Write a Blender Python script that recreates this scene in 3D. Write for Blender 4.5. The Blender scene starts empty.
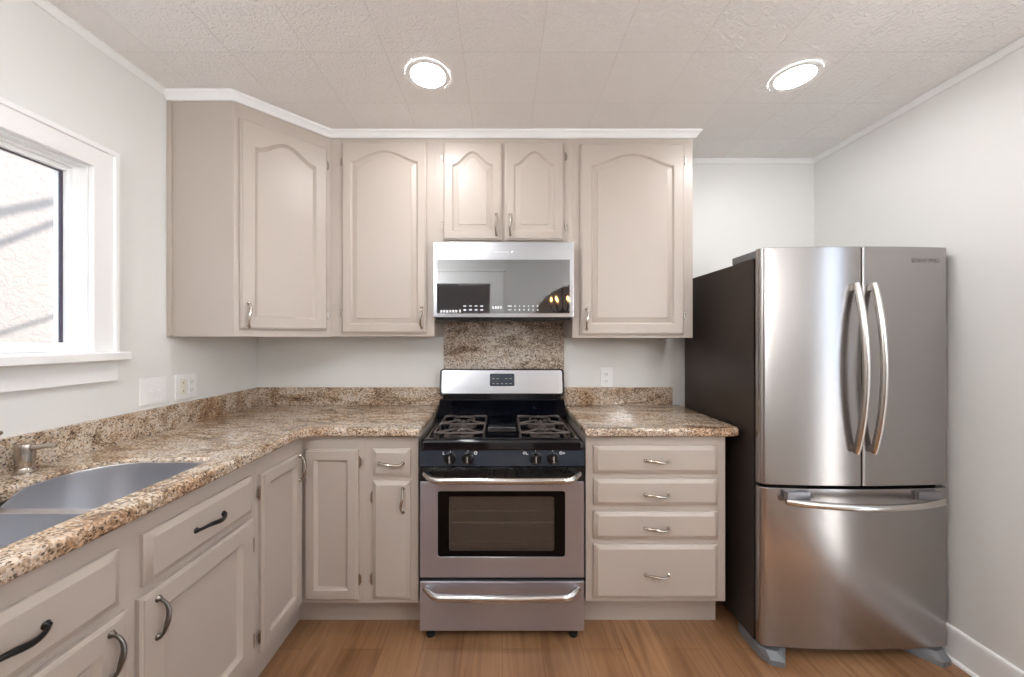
import bpy, bmesh, math, random
from mathutils import Vector, Matrix
random.seed(7)
SC = bpy.context.scene
COL = SC.collection
PI = math.pi

# ------------------------------------------------------------------ camera, sky, sun, exposure
cam_d = bpy.data.cameras.new('camera')
cam = bpy.data.objects.new('camera', cam_d)
COL.objects.link(cam)
cam.location = (0, 0, 1.395)
cam.rotation_euler = (PI / 2, 0, 0)
cam_d.sensor_width = 36
cam_d.lens = 366 / 1024 * 36
cam_d.shift_x = 10 / 1024
cam_d.shift_y = 0.0
cam_d.clip_start = 0.05
SC.camera = cam

world = bpy.data.worlds.new('sky')
SC.world = world
world.use_nodes = True
wn = world.node_tree.nodes
bg = wn['Background']
bg.inputs['Color'].default_value = (0.68, 0.82, 1.0, 1)
bg.inputs['Strength'].default_value = 1.5

sun_d = bpy.data.lights.new('sun', 'SUN')
sun_d.energy = 5.2
sun_d.angle = math.radians(0.7)
sun_d.color = (1.0, 0.93, 0.86)
sun = bpy.data.objects.new('sun', sun_d)
COL.objects.link(sun)
SUN_DIR = Vector((0.50, 0.22, 0.84)).normalized()       # towards the sun
sun.rotation_euler = SUN_DIR.to_track_quat('Z', 'Y').to_euler()
sun.location = (3, 3, 6)

SC.view_settings.view_transform = 'Standard'
SC.view_settings.look = 'None'
SC.view_settings.gamma = 1.0
SC.view_settings.use_curve_mapping = False
SC.view_settings.exposure = 1.80
LAMP = 36.0                                            # radiance of the recessed lamps' lenses
SC.cycles.use_denoising = True
SC.cycles.denoising_prefilter = 'ACCURATE'
SC.cycles.use_adaptive_sampling = False
SC.cycles.max_bounces = 10
SC.cycles.diffuse_bounces = 6
SC.cycles.glossy_bounces = 5
SC.cycles.sample_clamp_indirect = 8.0
SC.cycles.caustics_reflective = False

# ------------------------------------------------------------------ materials
def lin(c):
    return tuple(((v / 255) / 12.92 if v / 255 <= 0.04045 else (((v / 255) + 0.055) / 1.055) ** 2.4) for v in c) + (1,)

class NT:
    def __init__(self, name):
        self.m = bpy.data.materials.new(name)
        self.m.use_nodes = True
        self.t = self.m.node_tree
        self.b = self.t.nodes['Principled BSDF']
        self.out = self.t.nodes['Material Output']
    def n(self, typ, **kw):
        nd = self.t.nodes.new(typ)
        for k, v in kw.items():
            if k.startswith('i_'):
                nd.inputs[k[2:].replace('_', ' ')].default_value = v
            else:
                setattr(nd, k, v)
        return nd
    def l(self, a, b):
        self.t.links.new(a, b)
    def coords(self, scale=(1, 1, 1), loc=(0, 0, 0)):
        tc = self.n('ShaderNodeTexCoord')
        mp = self.n('ShaderNodeMapping')
        mp.inputs['Scale'].default_value = scale
        mp.inputs['Location'].default_value = loc
        self.l(tc.outputs['Object'], mp.inputs['Vector'])
        return mp.outputs['Vector']
    def ramp(self, fac, stops, interp='LINEAR'):
        r = self.n('ShaderNodeValToRGB')
        r.color_ramp.interpolation = interp
        e = r.color_ramp.elements
        while len(e) < len(stops):
            e.new(0.5)
        for el, (p, c) in zip(e, stops):
            el.position = p
            el.color = c if len(c) == 4 else lin(c)
        self.l(fac, r.inputs['Fac'])
        return r.outputs['Color']
    def bump(self, height, strength=0.2, dist=0.002):
        b = self.n('ShaderNodeBump')
        b.inputs['Strength'].default_value = strength
        b.inputs['Distance'].default_value = dist
        self.l(height, b.inputs['Height'])
        self.l(b.outputs['Normal'], self.b.inputs['Normal'])
        return b
    def base(self, col, rough=0.5, metal=0.0, coat=0.0):
        self.b.inputs['Base Color'].default_value = col if len(col) == 4 else lin(col)
        self.b.inputs['Roughness'].default_value = rough
        self.b.inputs['Metallic'].default_value = metal
        self.b.inputs['Coat Weight'].default_value = coat
        self.b.inputs['Coat Roughness'].default_value = 0.05
        return self

M = {}
def simple(name, col, rough=0.5, metal=0.0, coat=0.0, grain=0.0, scale=60):
    t = NT(name).base(col, rough, metal, coat)
    nz = t.n('ShaderNodeTexNoise')
    nz.inputs['Scale'].default_value = scale
    nz.inputs['Detail'].default_value = 3
    t.l(t.coords(), nz.inputs['Vector'])
    if grain:
        t.bump(nz.outputs['Fac'], grain, 0.001)
    mr = t.n('ShaderNodeMapRange')
    mr.inputs['To Min'].default_value = max(0.02, rough - 0.04)
    mr.inputs['To Max'].default_value = rough + 0.04
    t.l(nz.outputs['Fac'], mr.inputs['Value'])
    t.l(mr.outputs['Result'], t.b.inputs['Roughness'])
    M[name] = t.m
    return t.m

simple('wall_paint', (227, 227, 225), 0.55, grain=0.10, scale=180)
simple('white_trim', (240, 240, 240), 0.32)
simple('cabinet_paint', (180, 169, 160), 0.38, grain=0.03, scale=90)
simple('cabinet_inside', (150, 135, 120), 0.7)
simple('nickel', (190, 182, 172), 0.24, 1.0)
simple('dark_nickel', (120, 114, 108), 0.32, 1.0)
simple('black_bronze', (24, 22, 22), 0.30, 0.4)
simple('black_enamel', (9, 11, 18), 0.08, 0.0, 0.15)
simple('black_plastic', (15, 16, 19), 0.28)
simple('panel_black', (44, 50, 60), 0.22)
simple('cast_iron', (84, 76, 73), 0.42, 0.25, grain=0.1, scale=300)
simple('burner_metal', (120, 112, 108), 0.35, 0.8)
simple('grey_plastic', (112, 114, 118), 0.45)
simple('grey_metal_trim', (150, 150, 155), 0.3, 0.8)
simple('fridge_side', (62, 53, 48), 0.40, 0.3, grain=0.15, scale=500)
simple('plate_plastic', (240, 240, 240), 0.3)
simple('almond_plastic', (232, 228, 216), 0.35)
simple('socket_dark', (60, 58, 56), 0.5)
simple('display_glass', (52, 62, 74), 0.12)
simple('oven_cavity', (88, 78, 70), 0.55)
simple('chrome_rack', (225, 220, 212), 0.25, 0.9)
simple('mark_white', (225, 228, 232), 0.5)
simple('mark_grey', (150, 148, 146), 0.5)
simple('rubber', (20, 20, 20), 0.7)
simple('dark_gasket', (70, 62, 78), 0.5)
simple('dark_iron', (22, 20, 19), 0.5, 0.3)
simple('candle_sleeve', (235, 225, 200), 0.5)

def steel(name, col, rough, stretch, bumpv=0.02, var=0.03, aniso=0.0):
    t = NT(name).base(col, rough, 1.0)
    if aniso:
        t.b.inputs['Anisotropic'].default_value = aniso
        tv = t.n('ShaderNodeCombineXYZ'); tv.inputs['Z'].default_value = 1.0
        t.l(tv.outputs['Vector'], t.b.inputs['Tangent'])
    nz = t.n('ShaderNodeTexNoise')
    nz.inputs['Scale'].default_value = 1.0
    nz.inputs['Detail'].default_value = 4
    t.l(t.coords(stretch), nz.inputs['Vector'])
    mr = t.n('ShaderNodeMapRange')
    mr.inputs['To Min'].default_value = rough - var
    mr.inputs['To Max'].default_value = rough + var
    t.l(nz.outputs['Fac'], mr.inputs['Value'])
    t.l(mr.outputs['Result'], t.b.inputs['Roughness'])
    n2 = t.n('ShaderNodeTexNoise')
    n2.inputs['Scale'].default_value = 2.2
    n2.inputs['Detail'].default_value = 1
    t.l(t.coords((1, 1, 1)), n2.inputs['Vector'])
    mx = t.n('ShaderNodeMix', data_type='RGBA')
    c = lin(col)
    mx.inputs['A'].default_value = tuple(v * 0.985 for v in c[:3]) + (1,)
    mx.inputs['B'].default_value = c
    t.l(n2.outputs['Fac'], mx.inputs['Factor'])
    t.l(mx.outputs['Result'], t.b.inputs['Base Color'])
    if bumpv: t.bump(nz.outputs['Fac'], bumpv, 0.001)
    M[name] = t.m
steel('steel_range', (190, 191, 203), 0.34, (4, 4, 900), 0.0, 0.02, 0.75)
steel('steel_fridge', (170, 166, 165), 0.235, (3, 3, 3), 0.0, 0.01, 0.7)
steel('steel_bright', (192, 194, 199), 0.26, (4, 4, 900), 0.004)
steel('steel_sink', (225, 225, 228), 0.29, (6, 6, 6), 0.0)
steel('steel_handle', (205, 200, 196), 0.22, (6, 6, 6), 0.0)

# dark mirror glass (opaque) for the microwave door and black oven glass
t = NT('dark_mirror').base((24, 30, 38), 0.03)
t.b.inputs['IOR'].default_value = 3.0
nz = t.n('ShaderNodeTexNoise'); nz.inputs['Scale'].default_value = 3.0
t.l(t.coords(), nz.inputs['Vector'])
t.l(t.ramp(nz.outputs['Fac'], [(0.3, (22, 28, 36)), (0.7, (27, 33, 42))]), t.b.inputs['Base Color'])
M['dark_mirror'] = t.m
simple('black_glass', (7, 7, 8), 0.08); M['black_glass'].node_tree.nodes['Principled BSDF'].inputs['IOR'].default_value = 1.28

def glassy(name, tint, ior, mixmin=0.0, screen=None, cover=0.0):
    t = NT(name)
    t.t.nodes.remove(t.b)
    tr = t.n('ShaderNodeBsdfTransparent'); tr.inputs['Color'].default_value = tint
    gl = t.n('ShaderNodeBsdfGlossy'); gl.inputs['Roughness'].default_value = 0.02
    fr = t.n('ShaderNodeFresnel')
    ge = t.n('ShaderNodeNewGeometry')                   # same reflectance at both faces of the thin pane
    im = t.n('ShaderNodeMapRange'); im.inputs['To Min'].default_value = ior; im.inputs['To Max'].default_value = 1 / ior
    t.l(ge.outputs['Backfacing'], im.inputs['Value']); t.l(im.outputs['Result'], fr.inputs['IOR'])
    ad = t.n('ShaderNodeMath', operation='ADD', use_clamp=True); ad.inputs[1].default_value = mixmin
    mx = t.n('ShaderNodeMixShader')
    t.l(fr.outputs['Fac'], ad.inputs[0]); t.l(ad.outputs['Value'], mx.inputs['Fac'])
    t.l(tr.outputs['BSDF'], mx.inputs[1]); t.l(gl.outputs['BSDF'], mx.inputs[2])
    last = mx.outputs['Shader']
    if screen:
        df = t.n('ShaderNodeBsdfDiffuse'); df.inputs['Color'].default_value = lin(screen)
        m3 = t.n('ShaderNodeMixShader'); m3.inputs['Fac'].default_value = cover
        t.l(last, m3.inputs[1]); t.l(df.outputs['BSDF'], m3.inputs[2]); last = m3.outputs['Shader']
    t.l(last, t.out.inputs['Surface'])
    M[name] = t.m
glassy('window_glass', (0.97, 0.98, 0.98, 1), 1.45)
glassy('oven_glass', (0.80, 0.78, 0.76, 1), 1.5, 0.03, (96, 88, 82), 0.30)

def emitter(name, col, strength):
    t = NT(name).base((240, 240, 240), 0.4)
    t.b.inputs['Emission Color'].default_value = col
    t.b.inputs['Emission Strength'].default_value = strength
    M[name] = t.m
emitter('lamp_lens', (0.99, 0.99, 1.0, 1), LAMP)
emitter('fill_globe_glass', (0.97, 0.985, 1.0, 1), 15.0)  # glow of the pendant globe added as room fill
emitter('floor_fill_glass', (0.97, 0.985, 1.0, 1), 11.5)  # glow of the standing globe added as front fill
emitter('candle_bulb', (1.0, 0.50, 0.16, 1), 9.0)

# granite
def granite(name, seed, cells=(140, 215, 215), grey=0.0):
    t = NT(name).base((170, 140, 110), 0.10)
    v = t.coords(loc=(seed, seed * 1.7, 0.3))
    nz = t.n('ShaderNodeTexNoise'); nz.inputs['Scale'].default_value = 16; nz.inputs['Detail'].default_value = 3
    t.l(v, nz.inputs['Vector'])
    warp = t.n('ShaderNodeVectorMath', operation='MULTIPLY_ADD')
    warp.inputs[1].default_value = (0.022, 0.022, 0.022)
    t.l(nz.outputs['Color'], warp.inputs[0]); t.l(v, warp.inputs[2])
    st = t.n('ShaderNodeMapping')
    st.inputs['Rotation'].default_value = (0, 0, math.radians(24))
    st.inputs['Scale'].default_value = cells
    t.l(warp.outputs['Vector'], st.inputs['Vector'])
    vo = t.n('ShaderNodeTexVoronoi'); vo.inputs['Scale'].default_value = 1.0
    t.l(st.outputs['Vector'], vo.inputs['Vector'])
    sep = t.n('ShaderNodeSeparateColor'); t.l(vo.outputs['Color'], sep.inputs['Color'])
    big = t.n('ShaderNodeTexNoise'); big.inputs['Scale'].default_value = 7; big.inputs['Detail'].default_value = 4
    big.inputs['Distortion'].default_value = 1.2
    st2 = t.n('ShaderNodeMapping'); st2.inputs['Rotation'].default_value = (0, 0, math.radians(24)); st2.inputs['Scale'].default_value = (0.6, 1.5, 1.5)
    t.l(v, st2.inputs['Vector']); t.l(st2.outputs['Vector'], big.inputs['Vector'])
    # speckle value pushed up or down by the slow swirls
    ma = t.n('ShaderNodeMath', operation='MULTIPLY_ADD'); ma.inputs[1].default_value = 1.6; ma.inputs[2].default_value = -0.86
    t.l(big.outputs['Fac'], ma.inputs[0])
    ad = t.n('ShaderNodeMath', operation='ADD', use_clamp=True)
    t.l(sep.outputs['Red'], ad.inputs[0]); t.l(ma.outputs['Value'], ad.inputs[1])
    c1 = t.ramp(ad.outputs['Value'], [(0.0, (46, 38, 34)), (0.10, (88, 68, 54)), (0.22, (142, 112, 86)), (0.36, (178, 150, 122)),
                                      (0.54, (208, 190, 170)), (0.72, (226, 216, 204)), (0.90, (186, 182, 178))], 'CONSTANT')
    c2 = t.ramp(big.outputs['Fac'], [(0.30, (136, 110, 88)), (0.45, (190, 166, 140)), (0.60, (212, 196, 178)), (0.75, (178, 168, 160))])
    mx = t.n('ShaderNodeMix', data_type='RGBA'); mx.inputs['Factor'].default_value = 0.46
    t.l(c1, mx.inputs['A']); t.l(c2, mx.inputs['B'])
    # rusty patches
    ru = t.n('ShaderNodeTexNoise'); ru.inputs['Scale'].default_value = 4.5; ru.inputs['Detail'].default_value = 3
    t.l(v, ru.inputs['Vector'])
    rf = t.ramp(ru.outputs['Fac'], [(0.52, (0, 0, 0, 1)), (0.68, (1, 1, 1, 1))])
    m2 = t.n('ShaderNodeMix', data_type='RGBA', blend_type='MULTIPLY')
    sc = t.n('ShaderNodeMath', operation='MULTIPLY'); sc.inputs[1].default_value = 0.42
    t.l(rf, sc.inputs[0]); t.l(sc.outputs['Value'], m2.inputs['Factor'])
    t.l(mx.outputs['Result'], m2.inputs['A']); m2.inputs['B'].default_value = lin((222, 178, 128))
    # small black mica specks
    v2 = t.n('ShaderNodeTexVoronoi'); v2.inputs['Scale'].default_value = 200
    t.l(warp.outputs['Vector'], v2.inputs['Vector'])
    s2 = t.n('ShaderNodeSeparateColor'); t.l(v2.outputs['Color'], s2.inputs['Color'])
    sf = t.ramp(s2.outputs['Green'], [(0.0, (1, 1, 1, 1)), (0.11, (0, 0, 0, 1))], 'CONSTANT')
    m4 = t.n('ShaderNodeMix', data_type='RGBA'); m4.inputs['B'].default_value = lin((58, 48, 43))
    s4 = t.n('ShaderNodeMath', operation='MULTIPLY'); s4.inputs[1].default_value = 0.8
    t.l(sf, s4.inputs[0]); t.l(s4.outputs['Value'], m4.inputs['Factor']); t.l(m2.outputs['Result'], m4.inputs['A'])
    hs = t.n('ShaderNodeHueSaturation'); hs.inputs['Saturation'].default_value = 1.0 - grey
    t.l(m4.outputs['Result'], hs.inputs['Color']); t.l(hs.outputs['Color'], t.b.inputs['Base Color'])
    M[name] = t.m
granite('granite', 0.0)

# grey speckled granite of the slab behind the range: same stone, other cut
granite('granite_slab', 3.1, (170, 190, 190), 0.25)

# wood floor: long boards running towards the range
t = NT('wood_floor').base((170, 125, 85), 0.34)
v = t.coords()
sw = t.n('ShaderNodeMapping'); sw.inputs['Rotation'].default_value = (0, 0, PI / 2); t.l(v, sw.inputs['Vector'])
br = t.n('ShaderNodeTexBrick'); br.offset = 0.37; br.inputs['Scale'].default_value = 1.0
br.inputs['Brick Width'].default_value = 1.2; br.inputs['Row Height'].default_value = 0.18
br.inputs['Mortar Size'].default_value = 0.0012; br.inputs['Mortar Smooth'].default_value = 0.1
br.inputs['Color1'].default_value = lin((164, 126, 94)); br.inputs['Color2'].default_value = lin((147, 111, 82)); br.inputs['Mortar'].default_value = lin((120, 82, 54))
t.l(sw.outputs['Vector'], br.inputs['Vector'])
gr = t.n('ShaderNodeTexNoise'); gr.inputs['Scale'].default_value = 1.0; gr.inputs['Detail'].default_value = 6; gr.inputs['Distortion'].default_value = 0.5
gm = t.n('ShaderNodeMapping'); gm.inputs['Scale'].default_value = (26, 1.9, 1); t.l(v, gm.inputs['Vector']); t.l(gm.outputs['Vector'], gr.inputs['Vector'])
gc = t.ramp(gr.outputs['Fac'], [(0.30, (196, 180, 165)), (0.52, (255, 252, 246)), (0.75, (222, 206, 190))])
mx = t.n('ShaderNodeMix', data_type='RGBA', blend_type='MULTIPLY'); mx.inputs['Factor'].default_value = 0.85
t.l(br.outputs['Color'], mx.inputs['A']); t.l(gc, mx.inputs['B'])
bl = t.n('ShaderNodeTexNoise'); bl.inputs['Scale'].default_value = 1.0; bl.inputs['Detail'].default_value = 3
bm_ = t.n('ShaderNodeMapping'); bm_.inputs['Scale'].default_value = (6, 1.0, 1); t.l(v, bm_.inputs['Vector']); t.l(bm_.outputs['Vector'], bl.inputs['Vector'])
m2 = t.n('ShaderNodeMix', data_type='RGBA', blend_type='MULTIPLY'); m2.inputs['Factor'].default_value = 0.6
t.l(mx.outputs['Result'], m2.inputs['A']); t.l(t.ramp(bl.outputs['Fac'], [(0.35, (205, 190, 176)), (0.65, (255, 255, 255))]), m2.inputs['B'])
t.l(m2.outputs['Result'], t.b.inputs['Base Color'])
t.bump(gr.outputs['Fac'], 0.08, 0.001)
M['wood_floor'] = t.m

# ceiling: square plastered tiles with thin seams
t = NT('ceiling_tile').base((226, 220, 215), 0.6)
v = t.coords(loc=(0.153, 0.119, 0))
br = t.n('ShaderNodeTexBrick'); br.offset = 0.0; br.inputs['Scale'].default_value = 1.0
br.inputs['Brick Width'].default_value = 0.305; br.inputs['Row Height'].default_value = 0.312
br.inputs['Mortar Size'].default_value = 0.0022; br.inputs['Mortar Smooth'].default_value = 0.5
br.inputs['Color1'].default_value = lin((241, 239, 237)); br.inputs['Color2'].default_value = lin((239, 236, 234)); br.inputs['Mortar'].default_value = lin((231, 228, 226))
t.l(v, br.inputs['Vector'])
nz = t.n('ShaderNodeTexNoise'); nz.inputs['Scale'].default_value = 34; nz.inputs['Detail'].default_value = 5; nz.inputs['Distortion'].default_value = 2.2
t.l(t.coords(), nz.inputs['Vector'])
sh = t.ramp(nz.outputs['Fac'], [(0.42, (0, 0, 0, 1)), (0.60, (1, 1, 1, 1))])
mf = t.n('ShaderNodeMath', operation='MULTIPLY_ADD'); mf.inputs[1].default_value = -2.0
t.l(br.outputs['Fac'], mf.inputs[0]); t.l(sh, mf.inputs[2])
t.bump(mf.outputs['Value'], 0.6, 0.004)
t.l(br.outputs['Color'], t.b.inputs['Base Color'])
M['ceiling_tile'] = t.m

t = NT('stucco').base((120, 113, 109), 0.9)
nz = t.n('ShaderNodeTexNoise'); nz.inputs['Scale'].default_value = 26; nz.inputs['Detail'].default_value = 5; nz.inputs['Distortion'].default_value = 0.8
t.l(t.coords(), nz.inputs['Vector'])
t.bump(nz.outputs['Fac'], 0.6, 0.014)
M['stucco'] = t.m
simple('concrete', (196, 190, 182), 0.9, grain=0.3)

# ------------------------------------------------------------------ mesh helpers
class MB:
    def __init__(self):
        self.bm = bmesh.new()
    def merge(self, b2, mat=None):
        if mat is not None:
            bmesh.ops.transform(b2, matrix=mat, verts=b2.verts)
        me = bpy.data.meshes.new('tmp'); b2.to_mesh(me); b2.free()
        self.bm.from_mesh(me); bpy.data.meshes.remove(me)
        return self
    def box(self, x0, x1, y0, y1, z0, z1, b=0.0, seg=2, mat=None):
        b2 = bmesh.new()
        bmesh.ops.create_cube(b2, size=1.0)
        for v in b2.verts:
            v.co = Vector(((x0 + x1) / 2 + v.co.x * (x1 - x0), (y0 + y1) / 2 + v.co.y * (y1 - y0), (z0 + z1) / 2 + v.co.z * (z1 - z0)))
        if b > 0:
            bmesh.ops.bevel(b2, geom=list(b2.edges), offset=b, segments=seg, affect='EDGES', profile=0.5)
        return self.merge(b2, mat)
    def loops(self, loops, cap0=True, cap1=True, mat=None):
        b2 = bmesh.new()
        L = [[b2.verts.new(p) for p in lp] for lp in loops]
        n = len(L[0])
        for a, b in zip(L, L[1:]):
            for i in range(n):
                j = (i + 1) % n
                try:
                    b2.faces.new((a[i], a[j], b[j], b[i]))
                except ValueError:
                    pass
        if cap0: b2.faces.new(list(reversed(L[0])))
        if cap1: b2.faces.new(L[-1])
        bmesh.ops.recalc_face_normals(b2, faces=b2.faces)
        return self.merge(b2, mat)
    def prism(self, poly, z0, z1, b=0.0, mat=None):
        b2 = bmesh.new()
        lo = [b2.verts.new((x, y, z0)) for x, y in poly]
        hi = [b2.verts.new((x, y, z1)) for x, y in poly]
        n = len(poly)
        for i in range(n):
            j = (i + 1) % n
            b2.faces.new((lo[i], lo[j], hi[j], hi[i]))
        b2.faces.new(list(reversed(lo))); b2.faces.new(hi)
        bmesh.ops.recalc_face_normals(b2, faces=b2.faces)
        if b > 0:
            bmesh.ops.bevel(b2, geom=list(b2.edges), offset=b, segments=2, affect='EDGES', profile=0.5)
        return self.merge(b2, mat)
    def tube(self, pts, r, n=10, mat=None, flat=None, closed=False):
        pts = [Vector(p) for p in pts]
        k = len(pts)
        rs = r if isinstance(r, (list, tuple)) else [r] * k
        loops = []
        up = None
        for i, p in enumerate(pts):
            if closed:
                d = (pts[(i + 1) % k] - pts[i - 1]).normalized()
            else:
                d = (pts[min(i + 1, k - 1)] - pts[max(i - 1, 0)]).normalized()
            if up is None:
                up = Vector((0, 0, 1)) if abs(d.z) < 0.9 else Vector((1, 0, 0))
            s = d.cross(up).normalized()
            u = s.cross(d).normalized()
            up = u
            sx, su = (1, 1) if flat is None else flat
            loops.append([p + (s * math.cos(a) * sx + u * math.sin(a) * su) * rs[i] for a in [2 * PI * q / n for q in range(n)]])
        if closed:
            loops.append(loops[0])
            self.loops(loops, False, False, mat)
            bmesh.ops.remove_doubles(self.bm, verts=self.bm.verts, dist=1e-6)
            return self
        return self.loops(loops, True, True, mat)
    def lathe(self, prof, c=(0, 0, 0), axis='Z', n=24, mat=None, cap0=True, cap1=True):
        c = Vector(c)
        loops = []
        for r, h in prof:
            lp = []
            for q in range(n):
                a = 2 * PI * q / n
                x, y = r * math.cos(a), r * math.sin(a)
                if axis == 'Z': p = Vector((x, y, h))
                elif axis == 'Y': p = Vector((x, -h, y))      # h grows towards the viewer (-Y)
                else: p = Vector((h, x, y))
                lp.append(c + p)
            loops.append(lp)
        return self.loops(loops, cap0, cap1, mat)
    def mesh(self, name, mat, smooth=True, angle=32):
        bm = self.bm
        bmesh.ops.recalc_face_normals(bm, faces=bm.faces)
        if smooth:
            for f in bm.faces: f.smooth = True
            lim = math.radians(angle)
            for e in bm.edges:
                if len(e.link_faces) == 2:
                    e.smooth = e.calc_face_angle(0.0) < lim
        me = bpy.data.meshes.new(name)
        bm.to_mesh(me); bm.free()
        me.materials.append(M[mat] if isinstance(mat, str) else mat)
        return me
    def build(self, name, mat, parent=None, smooth=True, angle=32):
        me = self.mesh(name, mat, smooth, angle)
        return link(name, me, parent)

def wloc(o):
    p = Vector((0, 0, 0))
    while o is not None:
        p += o.location; o = o.parent
    return p
def link(name, me, parent=None):
    o = bpy.data.objects.new(name, me)
    COL.objects.link(o)
    wnm = o.modifiers.new('weighted_normals', 'WEIGHTED_NORMAL')
    wnm.keep_sharp = True; wnm.weight = 80
    if parent is not None:
        o.parent = parent
        o.location = -wloc(parent)          # mesh data are written in world metres
    return o
GROUPS = {'wall_cabinet': 'wall cabinets', 'base_cabinet': 'base cabinets', 'wall_outlet': 'wall outlets', 'countertop': 'granite countertops', 'backsplash': 'granite backsplashes'}
def thing(name, label, cat, loc=(0, 0, 0), group=None):
    o = bpy.data.objects.new(name, None)
    o.empty_display_size = 0.1
    COL.objects.link(o)
    o.location = loc
    return tag(o, label, cat, group)
def tag(o, label, cat, group=None):
    o['label'] = label; o['category'] = cat
    group = group or GROUPS.get(o.name.split('.')[0])
    if group: o['group'] = group
    return o
def struct(o):
    o['kind'] = 'structure'
    return o
def copy_tree(o, parent=None):
    c = o.copy(); COL.objects.link(c)
    if parent is not None: c.parent = parent
    for ch in list(o.children): copy_tree(ch, c)
    return c

def rounded(poly, rad, seg=6):
    out = []
    n = len(poly)
    rads = rad if isinstance(rad, (list, tuple)) else [rad] * n
    for i in range(n):
        p0, p, p1 = Vector(poly[i - 1]), Vector(poly[i]), Vector(poly[(i + 1) % n])
        r = rads[i]
        if r <= 0:
            out.append(tuple(p)); continue
        a, b = (p0 - p).normalized(), (p1 - p).normalized()
        half = a.angle(b) / 2
        d = r / math.tan(half)
        c = p + (a + b).normalized() * (r / math.sin(half))
        s, e = p + a * d - c, p + b * d - c
        ang = s.angle_signed(e)
        for k in range(seg + 1):
            th = -ang * k / seg
            out.append((c.x + s.x * math.cos(th) - s.y * math.sin(th), c.y + s.x * math.sin(th) + s.y * math.cos(th)))
    return out

def plate(outer, holes, z0, z1, bevel=0.0, res=3):
    cu = bpy.data.curves.new('tmp', 'CURVE')
    cu.dimensions = '2D'; cu.fill_mode = 'BOTH'
    cu.extrude = (z1 - z0) / 2 - bevel
    cu.bevel_depth = bevel; cu.bevel_resolution = res; cu.offset = -bevel
    for pl in [outer] + [list(reversed(h_)) for h_ in holes]:
        sp = cu.splines.new('POLY'); sp.points.add(len(pl) - 1)
        for q, (x, y) in zip(sp.points, pl): q.co = (x, y, 0, 1)
        sp.use_cyclic_u = True
    ob = bpy.data.objects.new('tmp', cu); COL.objects.link(ob)
    dg = bpy.context.evaluated_depsgraph_get(); dg.update()
    me = bpy.data.meshes.new_from_object(ob.evaluated_get(dg))
    b2 = bmesh.new(); b2.from_mesh(me)
    bmesh.ops.remove_doubles(b2, verts=b2.verts, dist=2e-5)
    bmesh.ops.translate(b2, vec=(0, 0, (z0 + z1) / 2), verts=b2.verts)
    bpy.data.objects.remove(ob); bpy.data.curves.remove(cu); bpy.data.meshes.remove(me)
    return b2
def rect(x0, x1, y0, y1):
    return [(x0, y0), (x1, y0), (x1, y1), (x0, y1)]

def sweep(path, prof, cap=True):
    """profile (out, z) swept along a plan path; 'out' is to the right of travel"""
    P = [Vector(p) for p in path]
    loops = []
    for i, p in enumerate(P):
        d0 = (P[i] - P[i - 1]).normalized() if i > 0 else None
        d1 = (P[i + 1] - P[i]).normalized() if i < len(P) - 1 else None
        n0 = Vector((d0.y, -d0.x)) if d0 else None
        n1 = Vector((d1.y, -d1.x)) if d1 else None
        if n0 and n1:
            m = (n0 + n1).normalized(); m = m / m.dot(n0)
        else:
            m = n0 or n1
        loops.append([(p.x + m.x * o, p.y + m.y * o, z) for o, z in prof])
    mb = MB(); mb.loops(loops, cap, cap)
    return mb

def frame_mat(o, u, n):
    """local (right, up, out) -> world"""
    u = Vector(u).normalized(); n = Vector(n).normalized()
    m = Matrix(((u.x, 0, n.x, o[0]), (u.y, 0, n.y, o[1]), (u.z, 1, n.z, o[2]), (0, 0, 0, 1)))
    return m

# ------------------------------------------------------------------ room shell
XL, XR, YB, YF, ZC = -1.535, 1.963, 2.303, -0.70, 2.522
T = 0.12
mb = MB(); mb.box(XL - T, XR + T, YF - 2.8, YB + T, -0.08, 0.0); struct(mb.build('floor', 'wood_floor'))
mb = MB(); mb.box(XL - T, XR + T, YF - 2.8, YB + T, ZC, ZC + 0.12); struct(mb.build('ceiling', 'ceiling_tile'))
mb = MB(); mb.box(XL - T, XR + T, YB, YB + T, 0, ZC); struct(mb.build('wall_back', 'wall_paint'))
# left wall with the window opening (plan of the plate: y, z)
WY0, WY1, WZ0, WZ1 = 0.30, 1.357, 1.343, 2.035
SIDE = Matrix(((0, 0, 1, 0), (1, 0, 0, 0), (0, 1, 0, 0), (0, 0, 0, 1)))          # (y, z, x)
mb = MB(); mb.merge(plate(rect(YF - T, YB, 0, ZC), [rect(WY0, WY1, WZ0, WZ1)], XL - T, XL), SIDE); struct(mb.build('wall_left', 'wall_paint', smooth=False))
# right wall with a tall narrow window behind the camera
VZ0, VZ1 = 0.02, 2.10
VS0, VS1 = 0.68, 0.98
mb = MB(); mb.merge(plate(rect(YF - T, YB, 0, ZC), [rect(VS0, VS1, VZ0 + .06, VZ1)], XR, XR + T), SIDE); struct(mb.build('wall_right', 'wall_paint', smooth=False))
# wall behind the camera: cased opening and an arch into the dining room (plan: x, z)
FRONT = Matrix(((1, 0, 0, 0), (0, 0, 1, 0), (0, 1, 0, 0), (0, 0, 0, 1)))
OX0, OX1, OZ = -0.98, -0.15, 2.08
arch = [(0.35, 0.0), (1.59, 0.0)] + [(0.97 + 0.62 * math.cos(a), 1.46 + 0.62 * math.sin(a)) for a in [PI * k / 28 for k in range(29)]]
outer = [(XL, 0.0), (OX0, 0.0), (OX0, OZ), (OX1, OZ), (OX1, 0.0)] + [(0.35, 0.0)] + list(reversed(arch[2:])) + [(1.59, 0.0), (XR, 0.0), (XR, ZC), (XL, ZC)]
mb = MB(); mb.merge(plate(outer, [], YF - T, YF), FRONT); struct(mb.build('wall_front', 'wall_paint', smooth=False))
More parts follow.
